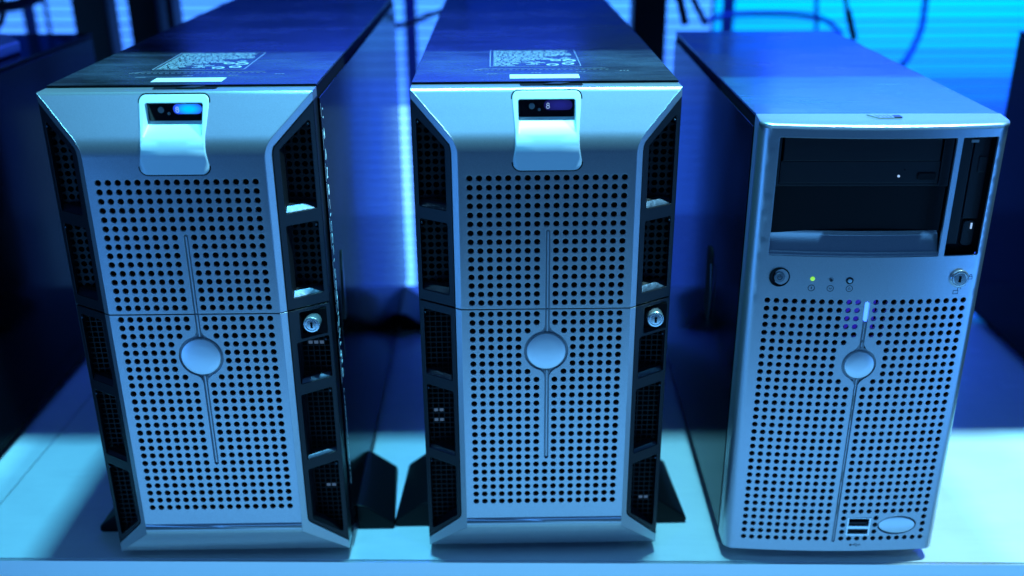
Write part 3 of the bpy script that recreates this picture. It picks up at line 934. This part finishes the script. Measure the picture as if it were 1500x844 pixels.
# ================================================================== background: wall, blinds, posts, cables
b = MB(); b.box(-3.2, 3.2, 2.16, 2.2, -.75, 2.4); o = b.build('wall', WALLM); o['kind'] = 'structure'
b = MB(); b.box(-3.2, 3.2, -1.5, 2.16, -.80, -.752); o = b.build('floor', FLOORM); o['kind'] = 'structure'
bl = empty('window_blind', (0, 2.06, -.70), 0, 'pale horizontal slatted blind hanging across the blue and cyan window', 'blind')
b = MB()
z = .02
while z < 1.30:
    vs = []
    for x in (-2.4, 2.4):
        for sgn_, off in ((1, 0), (-1, .0008)):
            for k in range(5):
                t = k / 4 if sgn_ > 0 else 1 - k / 4
                vs.append((x, -.004 + .008 * t, z + .0018 * t + .0012 * math.sin(PI * t) + off))
    b.add(vs, [tuple(range(10)), tuple(range(19, 9, -1))] + [(i, (i + 1) % 10, (i + 1) % 10 + 10, i + 10) for i in range(10)])
    z += .0205
sl_ = b.build('slats', SLAT, bl)
for x in (-1.5, -.96, -.20, .434, 1.1):
    b = MB(); b.box(x - .012, x + .012, -.012, -.008, 0, 1.31); b.build('ladder_tape', mat('tape_blue', (.10, .16, .40), .7) if 'tape_blue' not in bpy.data.materials else bpy.data.materials['tape_blue'], bl)
b = MB(); b.box(-2.4, 2.4, -.03, .03, 1.3135, 1.345); b.build('head_rail', mat('rail_blue', (.12, .15, .3), .5), bl)

wn = empty('window', (0, 2.13, -.70), 0, 'wide lit window glowing cyan and blue behind the slatted blind', 'window')
XS = [-2.4, -.96, -.335, -.095, .42, 2.4]
ZS = [0, .42, .60, .84, .90, .96, 1.02, 1.09, 1.33]
C = {   # (column, row): pane emission, split into rows to step the glow's gradient
    0: [(0.01, 0.03, 0.3), (0.02, 0.08, 0.8), (0.06, 0.24, 1.5), (0.08, 0.3, 1.8), (0.087, 0.37, 1.87), (0.094, 0.44, 1.94), (0.1, 0.5, 2.0), (0.0, 0.02, 0.35)],
    1: [(0.01, 0.03, 0.3), (0.02, 0.08, 0.8), (0.06, 0.24, 1.5), (0.08, 0.3, 1.8), (0.087, 0.37, 1.87), (0.094, 0.44, 1.94), (0.1, 0.5, 2.0), (0.0, 0.02, 0.35)],
    2: [(0.01, 0.03, 0.6), (0.32, 1.25, 3.6), (0.42, 1.35, 3.6), (0.10, 0.45, 2.8), (0.087, 0.388, 2.005), (0.094, 0.475, 2.11), (0.1, 0.55, 2.2), (0.0, 0.04, 0.5)],
    3: [(0.01, 0.03, 0.3), (0.03, 0.16, 1.4), (0.05, 0.3, 2.4), (0.07, 0.34, 2.4), (0.087, 0.405, 1.94), (0.094, 0.51, 2.08), (0.1, 0.6, 2.2), (0.0, 0.05, .9)],
    4: [(0.01, 0.05, 0.6), (0.02, 0.12, 1.2), (0.01, 0.14, 1.5), (0.01, 0.22, 1.8), (0.007, 0.423, 1.87), (0.003, 0.626, 1.94), (0.0, 0.8, 2.0), (0.0, 0.34, 3.4)]}
for i in range(5):
    for j in range(8):
        b = MB(); b.box(XS[i] + .004, XS[i + 1] - .004, .0, .006, ZS[j] + .001, ZS[j + 1] - .001)
        b.build('pane', emis('pane_light', C[i][j], 1.0), wn)
b = MB()
for x in XS: b.box(x - .0035, x + .0035, -.004, .008, 0, 1.33)
b.build('frame', POSTM, wn)

def post(x0, x1, y, label, lean=0, depth=.05, h=1.9, cat='post'):
    b = MB()
    b.prism([(x0, y), (x1, y), (x1, y + depth), (x0, y + depth)], lambda x, yy: (x, yy, -.752), lambda x, yy: (x + lean, yy, h - .752))
    return tag(b.build('rack_post', POSTM, None, bevel=.003), label, cat, 'black posts behind the servers')
post(-.746, -.686, 1.75, 'black post rising behind the black tower at the left edge')
post(-.655, -.604, 1.76, 'wide black post behind the left rear corner of the cyan lit server')
post(-.593, -.580, 1.77, 'thin black post close beside the wide black post')
post(.205, .262, 1.72, 'black post rising between the middle server and the wide silver server', h=1.22)

def spline(pts, n=8):
    out = []
    P = [pts[0]] + list(pts) + [pts[-1]]
    for i in range(1, len(P) - 2):
        for k in range(n):
            t = k / n
            out.append(.5 * ((2 * P[i]) + (P[i + 1] - P[i - 1]) * t + (2 * P[i - 1] - 5 * P[i] + 4 * P[i + 1] - P[i + 2]) * t * t + (3 * P[i] - P[i - 1] - 3 * P[i + 1] + P[i + 2]) * t ** 3))
    out.append(P[-2])
    return out
def cable(pts, r, label, m=CABLE, plug=None):
    P = [at(*p) for p in pts]
    b = MB(); b.tube(spline(P), r)
    if plug is None:
        return tag(b.build('cable', m), label, 'cable', 'cables hanging behind the servers')
    root = empty('cable', P[-1], 0, label, 'cable', 'cables hanging behind the servers')
    o = b.build('cord', m, root); o.matrix_parent_inverse = Matrix.Translation(-P[-1])
    d = (P[-1] - P[-2]).normalized()
    b = MB(); b.tube([P[-1] - d * .05, P[-1] - d * .04, P[-1] - d * .005, P[-1]], plug)
    o = b.build('plug', m, root); o.matrix_parent_inverse = Matrix.Translation(-P[-1])
    return root
cable([(520, 20, 1.75), (560, 38, 1.72), (590, 37, 1.70), (620, 26, 1.68), (655, 12, 1.66), (700, -20, 1.66)], .0042, 'black cable sagging between the cyan lit server and the middle server')
cable([(-20, 14, 1.6), (0, 10, 1.6), (30, 6, 1.62), (60, -8, 1.65), (90, -40, 1.7)], .009, 'thick black cable crossing the top left corner')
cable([(-10, 50, 1.6), (2, 30, 1.62), (4, 10, 1.65), (-4, -30, 1.7)], .005, 'short black cable curving down at the top left edge')
cable([(978, -40, 1.65), (990, -5, 1.62), (1000, 18, 1.60), (1004, 36, 1.60)], .0030, 'black cable with a plug hanging just right of the black post', plug=.0062)
cable([(1005, -40, 1.70), (1014, -5, 1.68), (1026, 20, 1.66), (1034, 36, 1.65)], .0028, 'thinner black cable slanting down beside the hanging plug', plug=.005)
cable([(1228, -40, 1.75), (1238, 0, 1.72), (1245, 30, 1.70), (1251, 58, 1.70)], .0036, 'straight black cable hanging in front of the bright cyan blind', plug=.0058)
cable([(1034, 30, 1.80), (1060, 23, 1.85), (1110, 21, 1.9), (1170, 22, 1.9), (1205, 28, 1.9), (1225, 42, 1.88), (1232, 52, 1.85)], .0048, 'blue cable looping level behind the wide silver server', CABLEB)
cable([(1368, -60, 1.95), (1356, 0, 1.95), (1350, 40, 1.93), (1335, 75, 1.90), (1322, 95, 1.86)], .0060, 'blue cable curving down at the right in front of the blind', CABLEB)
cable([(1197, -60, 1.95), (1196, 0, 1.95), (1196, 30, 1.95), (1195, 60, 1.95)], .004, 'blue cable dropping straight behind the looped blue cable', CABLEB)
cable([(235, -60, 1.9), (240, 0, 1.88), (243, 20, 1.86), (241, 42, 1.84), (236, 60, 1.82)], .004, 'black cable beside the thin black post')

# ================================================================== lights
def area(name, loc, target, sx, sy, col, power, spread=180):
    l = bpy.data.lights.new(name, 'AREA')
    l.shape = 'RECTANGLE'; l.size = sx; l.size_y = sy
    l.color = col; l.energy = power
    l.spread = math.radians(spread)
    o = bpy.data.objects.new(name, l); COL.objects.link(o)
    o.location = loc
    d = Vector(target) - Vector(loc)
    o.rotation_euler = d.to_track_quat('-Z', 'Y').to_euler()
    return o
# front light, reflected in the sloping tops of the bezels
area('front_lamp', (.10, -.12, 1.62), (.02, .80, .40), 2.2, .6, (.125, .52, 1.15), 6.2)
# unseen low fill, added to brighten the lower bezels
area('low_fill', (.15, -.20, -.86), (.1, .79, .05), 2.6, 1.0, (.11, .46, 1.12), 14)
# blue glow from the left
area('side_lamp', (-1.25, -.15, -.12), (.1, .8, .22), .8, .6, (.06, .32, 1.0), 5)
area('side_lamp', (1.35, .0, -.12), (.4, .8, .22), .6, .6, (.06, .32, 1.0), 4)
# small lamps straight above the servers; the shelf board keeps them off everything further back
for x, c, p in ((-.122, (.12, .72, 1.1), 33), (.168, (.18, .80, 1.1), 30), (.80, (.42, .96, 1.15), 44)):
    area('spot_lamp', (x, .845, 1.75), (x, .86, 0), .10, .04, c, p)
# unseen blue fills, added to colour the table and sides at the back
area('back_fill', (.95, 1.88, .70), (.80, 1.15, 0), .9, .06, (.015, .06, 1.0), 9)
area('back_fill', (-.12, 1.88, .70), (-.12, 1.2, 0), .5, .06, (.015, .06, 1.0), 2.6)
area('back_fill', (-.50, 1.88, .70), (-.50, 1.2, 0), .4, .06, (.015, .06, 1.0), 1.6)
b = MB(); b.box(-1.9, 1.9, .937, 2.02, .80, .82); o = b.build('upper_shelf', POSTM); o['kind'] = 'structure'

w = bpy.data.worlds.new('World'); SC.world = w; w.use_nodes = True
bg = w.node_tree.nodes['Background']
bg.inputs['Color'].default_value = (.01, .04, .22, 1)
bg.inputs['Strength'].default_value = .28
SC.view_settings.view_transform = 'Standard'
SC.view_settings.look = 'None'
SC.view_settings.exposure = 0
SC.view_settings.gamma = 1
SC.cycles.max_bounces = 8
